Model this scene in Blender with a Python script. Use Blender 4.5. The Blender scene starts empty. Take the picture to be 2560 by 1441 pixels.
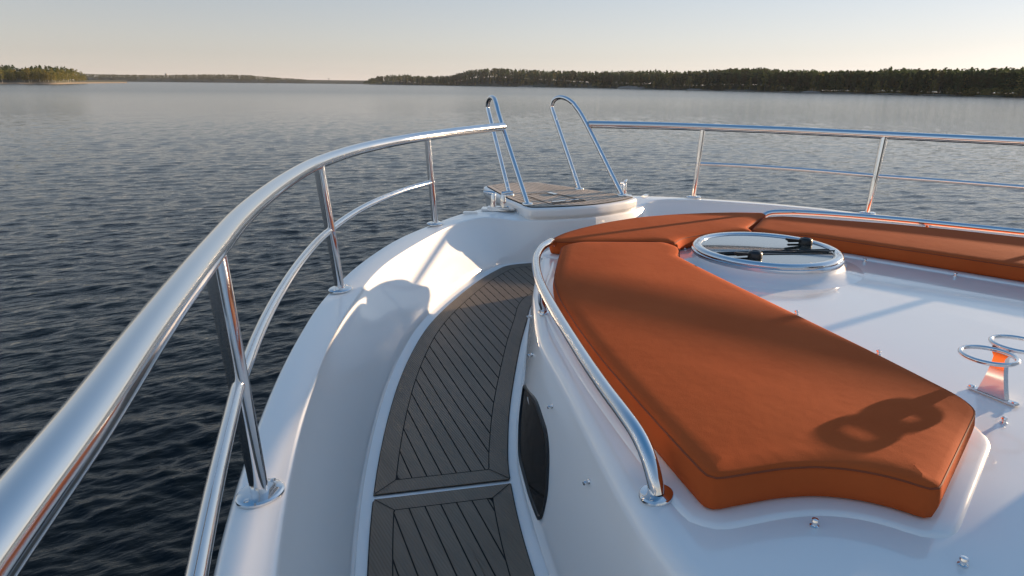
import bpy, bmesh, math, random
import numpy as np
from mathutils import Vector, Matrix
random.seed(7); RNG = np.random.RandomState(7)
R = math.radians

# ------------------------------------------------------------------ camera, sky, sun, exposure
S = 0.8            # metres per layout unit (layout is measured from eye level)
EYE = 3.3          # eye height above the water
OFF = 3.1372       # the camera stands this far to port of the boat's centreline (layout units)
scene = bpy.context.scene
COL = scene.collection

def P(b, s, z):    # b forward, s to port, z up from eye level (layout units) -> world
    return Vector((-s * S, b * S, z * S + EYE))

cam_d = bpy.data.cameras.new('camera'); cam = bpy.data.objects.new('camera', cam_d); COL.objects.link(cam)
cam_d.sensor_width = 36.0; cam_d.lens = 1700 / 2560 * 36.0
cam_d.clip_start = 0.02; cam_d.clip_end = 60000
yaw = R(31.5527); roll = R(0.6202); f_px = 1700.0
hy = 197.5 + math.tan(roll) * 1280
th = math.atan((720.5 - hy) * math.cos(roll) / f_px)
fw = Vector((math.sin(yaw), math.cos(yaw), 0)); rt = Vector((math.cos(yaw), -math.sin(yaw), 0)); up = Vector((0, 0, 1))
F_ = fw * math.cos(th) - up * math.sin(th)
U_ = fw * math.sin(th) + up * math.cos(th)
R2 = rt * math.cos(roll) + U_ * math.sin(roll); U2 = U_ * math.cos(roll) - rt * math.sin(roll)
CAMLOC = Vector((-OFF * S, 0, EYE))
m = Matrix((( R2.x, U2.x, -F_.x, CAMLOC.x), (R2.y, U2.y, -F_.y, CAMLOC.y), (R2.z, U2.z, -F_.z, CAMLOC.z), (0, 0, 0, 1)))
cam.matrix_world = m
scene.camera = cam

HAZE = 5e-5
SUN_EL = 7.0; SUN_AZ = 89.5   # low sun on the starboard beam (+X)
w = bpy.data.worlds.new('World'); scene.world = w; w.use_nodes = True
nt = w.node_tree; bg = nt.nodes['Background']
sky = nt.nodes.new('ShaderNodeTexSky'); sky.sky_type = 'NISHITA'; sky.sun_disc = False
sky.sun_elevation = R(SUN_EL); sky.sun_rotation = R(SUN_AZ)
sky.altitude = 0; sky.air_density = 1.0; sky.dust_density = 0.15; sky.ozone_density = 2.0
geo = nt.nodes.new('ShaderNodeTexCoord'); sep = nt.nodes.new('ShaderNodeSeparateXYZ'); nt.links.new(geo.outputs['Generated'], sep.inputs[0])
satr = nt.nodes.new('ShaderNodeValToRGB'); e_ = satr.color_ramp.elements    # milky, nearly colourless air low down, clear blue overhead
e_[0].position = 0; e_[0].color = (.36,) * 3 + (1,); e_[1].position = 1; e_[1].color = (1.5,) * 3 + (1,)
for q_, c_ in ((.10, .42), (.25, .58), (.5, .95)): x_ = e_.new(q_); x_.color = (c_, c_, c_, 1)
nt.links.new(sep.outputs[2], satr.inputs[0])
hs = nt.nodes.new('ShaderNodeHueSaturation'); nt.links.new(satr.outputs[0], hs.inputs['Saturation']); gm = nt.nodes.new('ShaderNodeGamma'); gm.inputs[1].default_value = .64
nt.links.new(sky.outputs[0], gm.inputs[0]); nt.links.new(gm.outputs[0], hs.inputs['Color'])
tint = nt.nodes.new('ShaderNodeValToRGB'); e_ = tint.color_ramp.elements
e_[0].position = 0; e_[0].color = (.90, .845, .865, 1); e_[1].position = 1; e_[1].color = (1.10, 1.15, 1.30, 1)
for q_, c_ in ((.05, (.90, .87, .90)), (.13, (.86, .885, .985)), (.3, (1.02, 1.05, 1.13))): x_ = e_.new(q_); x_.color = (*c_, 1)
nt.links.new(sep.outputs[2], tint.inputs[0])
mul = nt.nodes.new('ShaderNodeMix'); mul.data_type = 'RGBA'; mul.blend_type = 'MULTIPLY'; mul.inputs[0].default_value = 1
nt.links.new(hs.outputs[0], mul.inputs[6]); nt.links.new(tint.outputs[0], mul.inputs[7])
nt.links.new(mul.outputs[2], bg.inputs[0]); bg.inputs[1].default_value = 0.15
sd = bpy.data.lights.new('sun', 'SUN'); sun = bpy.data.objects.new('sun', sd); COL.objects.link(sun)
sd.energy = 5.0; sd.angle = R(0.6); sd.color = (1.0, 0.72, 0.46)
az = R(SUN_AZ); el = R(SUN_EL)
sdir = Vector((math.sin(az) * math.cos(el), math.cos(az) * math.cos(el), math.sin(el)))
sun.rotation_euler = sdir.to_track_quat('Z', 'Y').to_euler()
scene.view_settings.view_transform = 'Standard'; scene.view_settings.look = 'None'
scene.view_settings.exposure = 1.04; scene.view_settings.gamma = 1.0
scene.render.engine = 'CYCLES'

# ------------------------------------------------------------------ materials
def mat(name):
    m_ = bpy.data.materials.new(name); m_.use_nodes = True
    n = m_.node_tree.nodes; return m_, n, m_.node_tree.links, n['Principled BSDF']
def simple(name, col, rough=.5, metal=0., coat=0., ior=1.5, bump=None, spec=.5, var=0.):
    m_, n, l, p = mat(name)
    p.inputs['Base Color'].default_value = (*col, 1); p.inputs['Roughness'].default_value = rough
    p.inputs['Metallic'].default_value = metal; p.inputs['Coat Weight'].default_value = coat
    p.inputs['Coat Roughness'].default_value = .05; p.inputs['IOR'].default_value = ior
    tc = n.new('ShaderNodeTexCoord')
    if var:
        no = n.new('ShaderNodeTexNoise'); no.inputs['Scale'].default_value = 6; no.inputs['Detail'].default_value = 8
        l.new(tc.outputs['Object'], no.inputs['Vector'])
        mr = n.new('ShaderNodeMapRange'); mr.inputs['To Min'].default_value = rough * (1 - var); mr.inputs['To Max'].default_value = rough * (1 + var)
        mr.inputs['From Min'].default_value = .3; mr.inputs['From Max'].default_value = .7
        l.new(no.outputs[0], mr.inputs[0]); l.new(mr.outputs[0], p.inputs['Roughness'])
    if bump:
        prev = None
        for sc_, st_ in bump:
            no = n.new('ShaderNodeTexNoise'); no.inputs['Scale'].default_value = sc_; no.inputs['Detail'].default_value = 5
            l.new(tc.outputs['Object'], no.inputs['Vector'])
            b_ = n.new('ShaderNodeBump'); b_.inputs['Strength'].default_value = 1; b_.inputs['Distance'].default_value = st_
            l.new(no.outputs[0], b_.inputs['Height'])
            if prev: l.new(prev.outputs[0], b_.inputs['Normal'])
            prev = b_
        l.new(prev.outputs[0], p.inputs['Normal'])
    return m_
GEL = simple('white_gelcoat', (.86, .85, .83), .16, coat=.6, bump=[(1.3, .002)], var=.5)
NONSKID = simple('white_nonskid', (.78, .77, .75), .45, bump=[(260, .0004)])
STEEL = simple('polished_steel', (.74, .74, .75), .09, 1.0, bump=[(3, .0006)], var=.45)
BLACK = simple('black_plastic', (.012, .012, .013), .35)
CAULK = simple('black_caulk', (.006, .006, .006), .7)
GLASSD = simple('dark_glass', (.02, .03, .03), .02, ior=2.1, coat=1.0)
WGLASS = simple('wheelhouse_glass', (.01, .012, .014), .03, ior=1.6)
PORTGL = simple('tinted_window', (.006, .006, .007), .12, bump=[(5, .002)])
def fabric():
    m_, n, l, p = mat('rust_orange_fabric')
    tc = n.new('ShaderNodeTexCoord')
    no = n.new('ShaderNodeTexNoise'); no.inputs['Scale'].default_value = 5; no.inputs['Detail'].default_value = 6
    l.new(tc.outputs['Object'], no.inputs['Vector'])
    rp = n.new('ShaderNodeValToRGB'); rp.color_ramp.elements[0].position = .3; rp.color_ramp.elements[1].position = .75
    rp.color_ramp.elements[0].color = (.46, .088, .022, 1); rp.color_ramp.elements[1].color = (.51, .106, .028, 1)
    l.new(no.outputs[0], rp.inputs[0]); l.new(rp.outputs[0], p.inputs['Base Color'])
    p.inputs['Roughness'].default_value = .85; p.inputs['Sheen Weight'].default_value = 0
    p.inputs['Sheen Tint'].default_value = (1, .6, .4, 1); p.inputs['Specular IOR Level'].default_value = .08
    prev = None
    for sc_, d_ in ((1.6, .005), (7, .0011), (28, .0005), (420, .0003)):
        nn = n.new('ShaderNodeTexNoise'); nn.inputs['Scale'].default_value = sc_; nn.inputs['Detail'].default_value = 3
        l.new(tc.outputs['Object'], nn.inputs['Vector'])
        b_ = n.new('ShaderNodeBump'); b_.inputs['Distance'].default_value = d_; l.new(nn.outputs[0], b_.inputs['Height'])
        if prev: l.new(prev.outputs[0], b_.inputs['Normal'])
        prev = b_
    l.new(prev.outputs[0], p.inputs['Normal'])
    return m_
FAB = fabric()
PIPING = simple('dark_orange_piping', (.24, .05, .013), .8)
def wood(name, c0, c1, rough, grain=40, gb=.0006):
    m_, n, l, p = mat(name)
    tc = n.new('ShaderNodeTexCoord'); mp = n.new('ShaderNodeMapping'); mp.inputs['Scale'].default_value = (14, 1, 14)
    l.new(tc.outputs['Object'], mp.inputs['Vector'])
    no = n.new('ShaderNodeTexNoise'); no.inputs['Scale'].default_value = 3; no.inputs['Detail'].default_value = 8
    l.new(mp.outputs[0], no.inputs['Vector'])
    no2 = n.new('ShaderNodeTexNoise'); no2.inputs['Scale'].default_value = 2.5; l.new(tc.outputs['Object'], no2.inputs['Vector'])
    mx = n.new('ShaderNodeMath'); mx.operation = 'MULTIPLY_ADD'; mx.inputs[1].default_value = .5; l.new(no.outputs[0], mx.inputs[0])
    m2 = n.new('ShaderNodeMath'); m2.operation = 'MULTIPLY'; m2.inputs[1].default_value = .5; l.new(no2.outputs[0], m2.inputs[0]); l.new(m2.outputs[0], mx.inputs[2])
    rp = n.new('ShaderNodeValToRGB'); rp.color_ramp.elements[0].position = .35; rp.color_ramp.elements[1].position = .65
    rp.color_ramp.elements[0].color = (*c0, 1); rp.color_ramp.elements[1].color = (*c1, 1)
    l.new(mx.outputs[0], rp.inputs[0]); l.new(rp.outputs[0], p.inputs['Base Color'])
    p.inputs['Roughness'].default_value = rough
    wv = n.new('ShaderNodeTexWave'); wv.wave_type = 'BANDS'; wv.bands_direction = 'X'; wv.inputs['Scale'].default_value = grain; wv.inputs['Distortion'].default_value = .4
    l.new(tc.outputs['Object'], wv.inputs['Vector'])
    b_ = n.new('ShaderNodeBump'); b_.inputs['Distance'].default_value = gb; l.new(wv.outputs[0], b_.inputs['Height'])
    l.new(b_.outputs[0], p.inputs['Normal'])
    return m_
TEAKD = wood('grey_brown_decking', (.125, .096, .068), (.175, .136, .098), .48)
TEAKL = wood('weathered_teak', (.42, .34, .26), (.56, .47, .38), .6)

# ------------------------------------------------------------------ helpers
def link(name, verts, faces, material, parent=None, smooth=True, sharp=40, wn=False):
    me = bpy.data.meshes.new(name); me.from_pydata([tuple(v) for v in verts], [], faces); me.validate(); me.update()
    if isinstance(material, (list, tuple)):
        for q in material: me.materials.append(q)
    else: me.materials.append(material)
    if smooth:
        me.polygons.foreach_set('use_smooth', [True] * len(me.polygons))
        if sharp: me.set_sharp_from_angle(angle=R(sharp))
    o = bpy.data.objects.new(name, me); COL.objects.link(o)
    if parent: o.parent = parent
    if wn:
        m_ = o.modifiers.new('wn', 'WEIGHTED_NORMAL'); m_.keep_sharp = True; m_.weight = 90
    return o
def tag(o, label=None, cat=None, group=None, kind=None):
    if label: o['label'] = label
    if cat: o['category'] = cat
    if group: o['group'] = group
    if kind: o['kind'] = kind
    return o
def empty(name, loc=(0, 0, 0), parent=None):
    o = bpy.data.objects.new(name, None); COL.objects.link(o); o.location = loc
    o.empty_display_size = .1
    if parent: o.parent = parent
    return o
def up_faces(V, Fs):
    out = []
    for f in Fs:
        n = Vector((0, 0, 0))
        for i in range(len(f)): n += V[f[i]].cross(V[f[(i + 1) % len(f)]])
        out.append(f if n.z >= 0 else tuple(f)[::-1])
    return out
class MB:
    def __init__(s): s.v = []; s.f = []
    def add(s, v, f):
        n = len(s.v); s.v += [Vector(q) for q in v]; s.f += [tuple(i + n for i in q) for q in f]; return s
    def build(s, name, material, parent=None, smooth=True, sharp=40, wn=False):
        return link(name, s.v, s.f, material, parent, smooth, sharp, wn)
    def box(s, c, sx, sy, sz, M=None, bev=0.0):
        bm = bmesh.new(); bmesh.ops.create_cube(bm, size=1)
        for v in bm.verts: v.co = Vector((v.co.x * sx, v.co.y * sy, v.co.z * sz))
        if bev: bmesh.ops.bevel(bm, geom=bm.edges[:], offset=bev, segments=2, affect='EDGES')
        M = M or Matrix.Identity(3)
        bm.verts.index_update()
        s.add([M @ v.co + Vector(c) for v in bm.verts], [[v.index for v in f.verts] for f in bm.faces]); bm.free(); return s
    def lathe(s, c, prof, n=32, M=None):      # prof: (radius, z)
        v = []; f = []; M = M or Matrix.Identity(3)
        for r_, z_ in prof:
            for k in range(n):
                a = 2 * math.pi * k / n; v.append(Vector(c) + M @ Vector((r_ * math.cos(a), r_ * math.sin(a), z_)))
        for i in range(len(prof) - 1):
            for k in range(n):
                k2 = (k + 1) % n; f.append((i * n + k, i * n + k2, (i + 1) * n + k2, (i + 1) * n + k))
        if prof[0][0] > 1e-5: f.append(tuple(range(n))[::-1])
        if prof[-1][0] > 1e-5: f.append(tuple((len(prof) - 1) * n + k for k in range(n)))
        return s.add(v, f)
    def tube(s, pts, r, n=16, closed=False, caps=True):
        pts = [Vector(p) for p in pts]; N = len(pts); v = []; f = []
        T = []
        for i in range(N):
            if closed: t = pts[(i + 1) % N] - pts[i - 1]
            else: t = pts[min(i + 1, N - 1)] - pts[max(i - 1, 0)]
            T.append(t.normalized())
        a = Vector((0, 0, 1)) if abs(T[0].z) < .9 else Vector((1, 0, 0))
        nrm = (a - T[0] * a.dot(T[0])).normalized()
        for i in range(N):
            nrm = (nrm - T[i] * nrm.dot(T[i])).normalized(); bn = T[i].cross(nrm)
            rr = r[i] if isinstance(r, (list, tuple)) else r
            for k in range(n):
                an = 2 * math.pi * k / n; v.append(pts[i] + nrm * math.cos(an) * rr + bn * math.sin(an) * rr)
        for i in range(N if closed else N - 1):
            j = (i + 1) % N
            for k in range(n):
                k2 = (k + 1) % n; f.append((i * n + k, i * n + k2, j * n + k2, j * n + k))
        if not closed and caps: f.append(tuple(range(n))[::-1]); f.append(tuple((N - 1) * n + k for k in range(n)))
        return s.add(v, f)
def cr(pts, n=8, closed=False):       # Catmull-Rom through tuples
    A = np.array(pts, float); N = len(A); out = []
    rng = range(N) if closed else range(N - 1)
    for i in rng:
        if closed: p0, p1, p2, p3 = A[i - 1], A[i], A[(i + 1) % N], A[(i + 2) % N]
        else:
            p1, p2 = A[i], A[i + 1]; p0 = A[i - 1] if i > 0 else 2 * p1 - p2; p3 = A[i + 2] if i + 2 < N else 2 * p2 - p1
        for k in range(n):
            t = k / n
            out.append(.5 * ((2 * p1) + (-p0 + p2) * t + (2 * p0 - 5 * p1 + 4 * p2 - p3) * t * t + (-p0 + 3 * p1 - 3 * p2 + p3) * t ** 3))
    if not closed: out.append(A[-1])
    return np.array(out)
def resample(A, step, closed=False):
    A = np.array(A, float)
    if closed: A = np.vstack([A, A[:1]])
    d = np.r_[0, np.cumsum(np.linalg.norm(np.diff(A, axis=0), axis=1))]; n = max(2, int(round(d[-1] / step)))
    t = np.linspace(0, d[-1], n + 1); out = np.array([np.interp(t, d, A[:, k]) for k in range(A.shape[1])]).T
    return out[:-1] if closed else out
def roundpoly(pts, rad, n=6):         # fillet each corner of a closed 2-D polygon
    A = np.array(pts, float)[:, :2]; rs = rad if isinstance(rad, (list, tuple)) else [rad] * len(A); out = []
    for i in range(len(A)):
        p, a, b_ = A[i], A[i - 1] - A[i], A[(i + 1) % len(A)] - A[i]
        la, lb = np.linalg.norm(a), np.linalg.norm(b_); d = min(rs[i], la * .45, lb * .45)
        q0, q1 = p + a / la * d, p + b_ / lb * d
        for k in range(n + 1):
            t = k / n; out.append((1 - t) ** 2 * q0 + 2 * t * (1 - t) * p + t * t * q1)
    return np.array(out)
def offset(A, d):                     # inward for counter-clockwise polygons
    n = len(A); out = []
    for i in range(n):
        t = A[(i + 1) % n] - A[i - 1]; t = t / (np.linalg.norm(t) + 1e-9); out.append(A[i] + np.array([-t[1], t[0]]) * d)
    return np.array(out)
def shrink(A, d, steps=8):
    q = A.copy()
    for _ in range(steps):
        q = offset(q, d / steps); q = .5 * q + .25 * (np.roll(q, 1, 0) + np.roll(q, -1, 0))
    return q
def clean(A, d):      # inward offset; folded corner points are spread between their sound neighbours
    q = offset(A, d); n = len(A); dist = np.sqrt(((q[:, None, :] - A[None]) ** 2).sum(-1)).min(1); ok = np.where(dist > d * .965)[0]
    xs = np.r_[ok - n, ok, ok + n]; out = np.stack([np.interp(np.arange(n), xs, np.r_[q[ok, k], q[ok, k], q[ok, k]]) for k in (0, 1)], 1)
    return out, q[ok]
def area(A): x, y = A[:, 0], A[:, 1]; return .5 * np.sum(x * np.roll(y, -1) - y * np.roll(x, -1))
def ipt(x, xs, ys): return float(np.interp(x, xs, ys))

# ------------------------------------------------------------------ water
def make_water():
    cx, cy = CAMLOC.x, CAMLOC.y
    fa = yaw                                     # heading of the view, from +Y towards +X
    rad = []; r_ = 1.2
    while r_ < 170: rad.append(r_); r_ += max(.03, r_ * .0055)
    n_fine = len(rad)
    while r_ < 11000: rad.append(r_); r_ *= 1.12
    rad = np.array(rad)
    ang = np.r_[np.linspace(-.82, .82, 560), np.linspace(.82, 2 * math.pi - .82, 70)[1:-1]] + fa
    rr, aa = np.meshgrid(rad, ang, indexing='ij')
    X = cx + rr * np.sin(aa); Y = cy + rr * np.cos(aa); Z = np.zeros_like(X)
    rng = np.random.RandomState(3)
    main = R(15)                                 # wind direction (from +Y towards +X)
    for i in range(110):
        lam = .11 * (1.2 / .11) ** (rng.rand() ** 1.6); k = 2 * math.pi / lam
        a = main + rng.normal(0, .62)
        amp = .0040 * lam ** .9 * (1.0 if lam < .45 else .62)
        ph = rng.rand() * 6.28
        kx, ky = k * math.sin(a), k * math.cos(a)
        fade = np.clip(1 - (rr * max(.05, .0072 * 1) / (lam * .5)) , 0, 1) if False else np.clip(1.6 - rr * .0055 * 2.6 / lam, 0, 1)
        sn = np.sin(kx * X + ky * Y + ph)
        Z += amp * fade * (1 - 2 * np.sqrt(np.clip((1 - sn) / 2, 0, 1)) + .27) * 1.0
    big = np.sin(X * .05 + 1.3 * np.sin(Y * .031)) * np.sin(Y * .043 + .9 * np.sin(X * .027))
    Z *= (1 + .35 * big)
    Z *= np.clip((200 - rr) / 120, 0, 1)
    nr, na = X.shape
    V = np.stack([X, Y, Z], -1).reshape(-1, 3)
    V = np.vstack([V, [[cx, cy, 0]]])
    i = np.arange(nr - 1)[:, None]; j = np.arange(na)[None, :]; j2 = (j + 1) % na
    Fc = np.stack(np.broadcast_arrays(i * na + j, i * na + j2, (i + 1) * na + j2, (i + 1) * na + j), -1).reshape(-1, 4)
    faces = Fc.tolist() + [(nr * na, (q + 1) % na, q) for q in range(na)]
    me = bpy.data.meshes.new('water'); me.from_pydata(V.tolist(), [], faces); me.update()
    me.polygons.foreach_set('use_smooth', [True] * len(me.polygons))
    m_, n, l, p = mat('lake_water')
    p.inputs['Base Color'].default_value = (.004, .006, .007, 1); p.inputs['IOR'].default_value = 1.33
    p.inputs['Roughness'].default_value = .07; p.inputs['Specular IOR Level'].default_value = .3
    tc = n.new('ShaderNodeTexCoord'); cd = n.new('ShaderNodeVectorMath'); cd.operation = 'DISTANCE'
    l.new(tc.outputs['Object'], cd.inputs[0]); cd.inputs[1].default_value = (cx, cy, 0)
    prev = None
    for sc_, det, dist, far0, far1, fmin in ((3.4, 6, .044, 25, 260, .15), (12, 5, .014, 12, 160, .0), (.4, 4, .06, 60, 500, .1)):
        mp = n.new('ShaderNodeMapping'); mp.inputs['Rotation'].default_value = (0, 0, main); mp.inputs['Scale'].default_value = (.42, 1, 1)
        l.new(tc.outputs['Object'], mp.inputs['Vector'])
        no = n.new('ShaderNodeTexNoise'); no.inputs['Scale'].default_value = sc_; no.inputs['Detail'].default_value = det
        l.new(mp.outputs[0], no.inputs['Vector'])
        mr = n.new('ShaderNodeMapRange'); mr.inputs['From Min'].default_value = far0; mr.inputs['From Max'].default_value = far1
        mr.inputs['To Min'].default_value = 1; mr.inputs['To Max'].default_value = fmin; l.new(cd.outputs['Value'], mr.inputs[0])
        b_ = n.new('ShaderNodeBump'); b_.inputs['Distance'].default_value = dist
        l.new(mr.outputs[0], b_.inputs['Strength']); l.new(no.outputs[0], b_.inputs['Height'])
        if prev: l.new(prev.outputs[0], b_.inputs['Normal'])
        prev = b_
    l.new(prev.outputs[0], p.inputs['Normal'])
    mr = n.new('ShaderNodeMapRange'); mr.inputs['From Min'].default_value = 15; mr.inputs['From Max'].default_value = 250
    mr.inputs['To Min'].default_value = .03; mr.inputs['To Max'].default_value = .19; l.new(cd.outputs['Value'], mr.inputs[0]); l.new(mr.outputs[0], p.inputs['Roughness'])
    me.materials.append(m_)
    o = bpy.data.objects.new('water', me); COL.objects.link(o); tag(o, kind='structure')
make_water()

# ------------------------------------------------------------------ the boat
boat = empty('motor_yacht', (0, 0, 0))
tag(boat, 'white motor yacht foredeck with steel rails and dark planked side deck', 'yacht')
def zg(b): return ipt(b, [-2, 1.6, 3.13, 4.12, 4.6], [-1.01, -1, -.98, -.914, -.885])
def zd(b): return ipt(b, [-2, 1.3, 2.5, 4.2], [-1.42, -1.40, -1.34, -1.22])
outer = [(-1, 3.52), (0, 3.36), (.7, 3.20), (1.35, 3.048), (1.9, 2.858), (2.358, 2.669), (2.75, 2.48), (3.087, 2.30), (3.388, 2.092), (3.65, 1.867), (3.949, 1.561), (4.176, 1.224), (4.30, 1.03), (4.398, .854), (4.47, .68), (4.52, .54), (4.58, .35), (4.62, .15), (4.63, 0)]
inner = [(-1, 3.39), (0, 3.235), (.7, 3.075), (1.281, 2.932), (1.803, 2.749), (2.187, 2.588), (2.532, 2.425), (2.86, 2.25), (3.15, 2.065), (3.425, 1.86), (3.68, 1.59), (3.953, 1.265), (4.10, 1.04), (4.165, .85), (4.14, .68), (4.065, .545), (3.99, .35), (3.945, .15), (3.93, 0)]
footw = [(-1, 3.07), (0, 2.98), (.7, 2.88), (1.3, 2.775), (1.70, 2.66), (2.08, 2.49), (2.45, 2.29), (2.79, 2.075), (3.05, 1.90), (3.28, 1.70), (3.52, 1.44), (3.75, 1.16), (3.91, .93), (4.01, .76), (4.05, .62), (4.03, .49), (3.99, .33), (3.95, .15), (3.94, 0)]
teako = [(-1, 3.02), (0, 2.93), (.7, 2.83), (1.3, 2.735), (1.68, 2.612), (2.05, 2.45), (2.42, 2.258), (2.75, 2.06), (3.01, 1.885), (3.24, 1.70), (3.48, 1.448), (3.70, 1.19), (3.86, .975), (3.97, .79), (4.005, .64), (3.975, .50), (3.94, .34), (3.905, .15), (3.90, 0)]
CO, CI, CF, CT = [cr(q, 6) for q in (outer, inner, footw, teako)]
def relax(A, n=30):
    A = A.copy()
    for _ in range(n): A[1:-1] = .5 * A[1:-1] + .25 * (A[:-2] + A[2:])
    return A
CO, CI = relax(CO, 6), relax(CI, 10)
dts = [.16, .16, .16, .165, .178, .19, .205, .22, .235, .242, .243, .243, .24, .22, .16, .10, .065, .045, .035]
dt = np.interp(np.arange(len(CI)) / 6, np.arange(19), dts)
tg = np.gradient(CI, axis=0); tg /= np.linalg.norm(tg, axis=1)[:, None]; nin = np.c_[tg[:, 1], -tg[:, 0]]
CT = relax(CI + nin * dt[:, None], 12); CF = relax(CI + nin * (dt * .79)[:, None], 12)
for q_ in (CT, CF): q_[-1, 1] = 0; q_[:, 1] = np.maximum(q_[:, 1], 0)
zcap = np.array([zg(.5 * (q[0] + r_[0])) for q, r_ in zip(CO, CI)])
def strip(rows, sides=(1, -1), flip=False):
    """rows: list of arrays (n,3) in (b,s,z); lofted; mirrored"""
    mb = MB()
    for sg in sides:
        n = len(rows[0]); v = [P(q[0], sg * q[1], q[2]) for r_ in rows for q in r_]; f = []
        for i in range(len(rows) - 1):
            for k in range(n - 1):
                q = (i * n + k, i * n + k + 1, (i + 1) * n + k + 1, (i + 1) * n + k)
                f.append(q if (sg > 0) != flip else q[::-1])
        mb.add(v, f)
    return mb
def lerp(A, B, u): return A + (B - A) * u
def withz(A, z): return np.c_[A, z if hasattr(z, '__len__') else np.full(len(A), z)]
# gunwale cap and inner bulwark in one moulding
zin = zcap - .032 * np.clip((np.arange(len(zcap)) / 6 - 13.2) / 1.4, 0, 1)     # tucked under the platform lip
rows = []
wd = np.linalg.norm(CI - CO, axis=1)
def across(dist): return (CO + (CI - CO) * (np.minimum(dist, wd * .45) / wd)[:, None])
def across_in(dist): return (CI + (CO - CI) * (np.minimum(dist, wd * .45) / wd)[:, None])
rows += [withz(across(-.012), zcap - .09), withz(across(-.008), zcap - .045), withz(across(-.002), zcap - .018), withz(across(.008), zcap - .006), withz(across(.022), zcap)]
rows += [withz(lerp(CO, CI, .5), zcap + .0015)]
rows += [withz(across_in(.014), zin), withz(across_in(.006), zin - .002), withz(across_in(.001), zin - .008), withz(across_in(-.003), zin - .02)]
zfl = np.array([zd(q[0]) for q in CF])
for u in (.15, .35, .55, .75, .9):
    bul = lerp(CI, CF, u + .04 * math.sin(u * math.pi)); rows.append(withz(bul, lerp(zin - .02, zfl + .035, u)))
rows += [withz(lerp(CF, CT, -.02), zfl + .035), withz(lerp(CF, CT, .08), zfl + .012), withz(lerp(CF, CT, .35), zfl + .004), withz(CT, np.array([zd(q[0]) for q in CT]) + .002)]
strip(rows).build('bulwark', GEL, boat, wn=True)
# hull shell
H = np.array([zg(q[0]) for q in CO])
kb = CO.copy(); kb[:, 1] *= .80; kb[:, 0] -= .55 * np.clip((kb[:, 0] - 1) / 3.6, 0, 1)
kc = CO.copy(); kc[:, 1] *= .97; kc[:, 0] -= .03
hr_ = [withz(across(-.012), zcap - .09), withz(across(.004), zcap - .11), withz(across(.010), zcap - .2), withz(kc, zcap - .6), withz(kb, np.full(len(kb), -3.2)), withz(kb * np.array([.93, .9]), np.full(len(kb), -4.6))]
strip(hr_, flip=True).build('hull', GEL, boat)
# white sub-floor
fl = strip([withz(CT * 1.0, np.array([zd(q[0]) for q in CT]) + .002), withz(np.c_[CT[:, 0], CT[:, 1] * .5], np.array([zd(q[0]) for q in CT]) - .001), withz(np.c_[CT[:, 0], CT[:, 1] * 0], np.array([zd(q[0]) for q in CT]) - .002)])
fl.build('deck_base', GEL, boat)

# cabin trunk
t_edge = [(-1, 2.42), (0, 2.36), (.5, 2.28), (.9, 2.19), (1.09, 2.13), (1.34, 2.03), (1.77, 1.85), (2.09, 1.72), (2.3, 1.61), (2.56, 1.45), (2.72, 1.345), (3.0, 1.14), (3.20, .985), (3.31, .83), (3.37, .60), (3.395, .33), (3.40, 0)]
t_foot = [(-1, 2.55), (0, 2.47), (.5, 2.40), (.9, 2.30), (1.09, 2.24), (1.38, 2.15), (1.82, 1.97), (2.10, 1.82), (2.36, 1.64), (2.60, 1.47), (2.76, 1.35), (3.03, 1.14), (3.23, .99), (3.335, .84), (3.395, .60), (3.42, .33), (3.425, 0)]
CE, CB = cr(t_edge, 6), cr(t_foot, 6)
def ztop(b, s): return -.950 - .0075 * s * s
ze = np.array([ztop(*q) for q in CE]); zb_ = np.array([zd(q[0]) for q in CB]) + .002
def inn(A, d):   # move towards the centre, perpendicular-ish
    out = A.copy(); t = np.gradient(A, axis=0); t /= np.linalg.norm(t, axis=1)[:, None]
    nrm = np.c_[t[:, 1], -t[:, 0]]           # for curves running forward with s shrinking
    sgn = np.sign(nrm[:, 1]); 
    out = A - np.abs(nrm) * d; out[:, 1] = np.maximum(out[:, 1], 0); out[-1, 1] = 0; return out
# side wall: has the window opening as a separate pane set proud by 3 mm
tr = []
tr += [withz(CB + 0, zb_), withz(lerp(CB, CE, .03), zb_ + .008)]
for u in (.08, .2, .4, .6, .8, .93): tr.append(withz(lerp(CB, CE, u), lerp(zb_ + .01, ze - .05, u)))
tr += [withz(inn(CE, 0), ze - .045), withz(inn(CE, .006), ze - .027), withz(inn(CE, .018), ze - .012), withz(inn(CE, .036), ze - .003), withz(inn(CE, .06), [ztop(*q) for q in inn(CE, .06)])]
base = inn(CE, .06)
for u in (.12, .3, .5, .75, 1.0):
    A = base.copy(); A[:, 1] *= (1 - u); 
    A[:, 0] = base[:, 0] - (base[:, 0] > 2.2) * 0
    tr.append(withz(A, [ztop(*q) for q in A]))
strip(tr, flip=False).build('cabin_trunk', GEL, boat, wn=True)
def wall_s(b, z):
    e = ipt(b, CE[:, 0], CE[:, 1]); ft = ipt(b, CB[:, 0], CB[:, 1]); zt = ztop(b, e) - .05; zf = zd(b) + .01
    return e + (ft - e) * min(1, max(0, (zt - z) / (zt - zf)))
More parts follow.
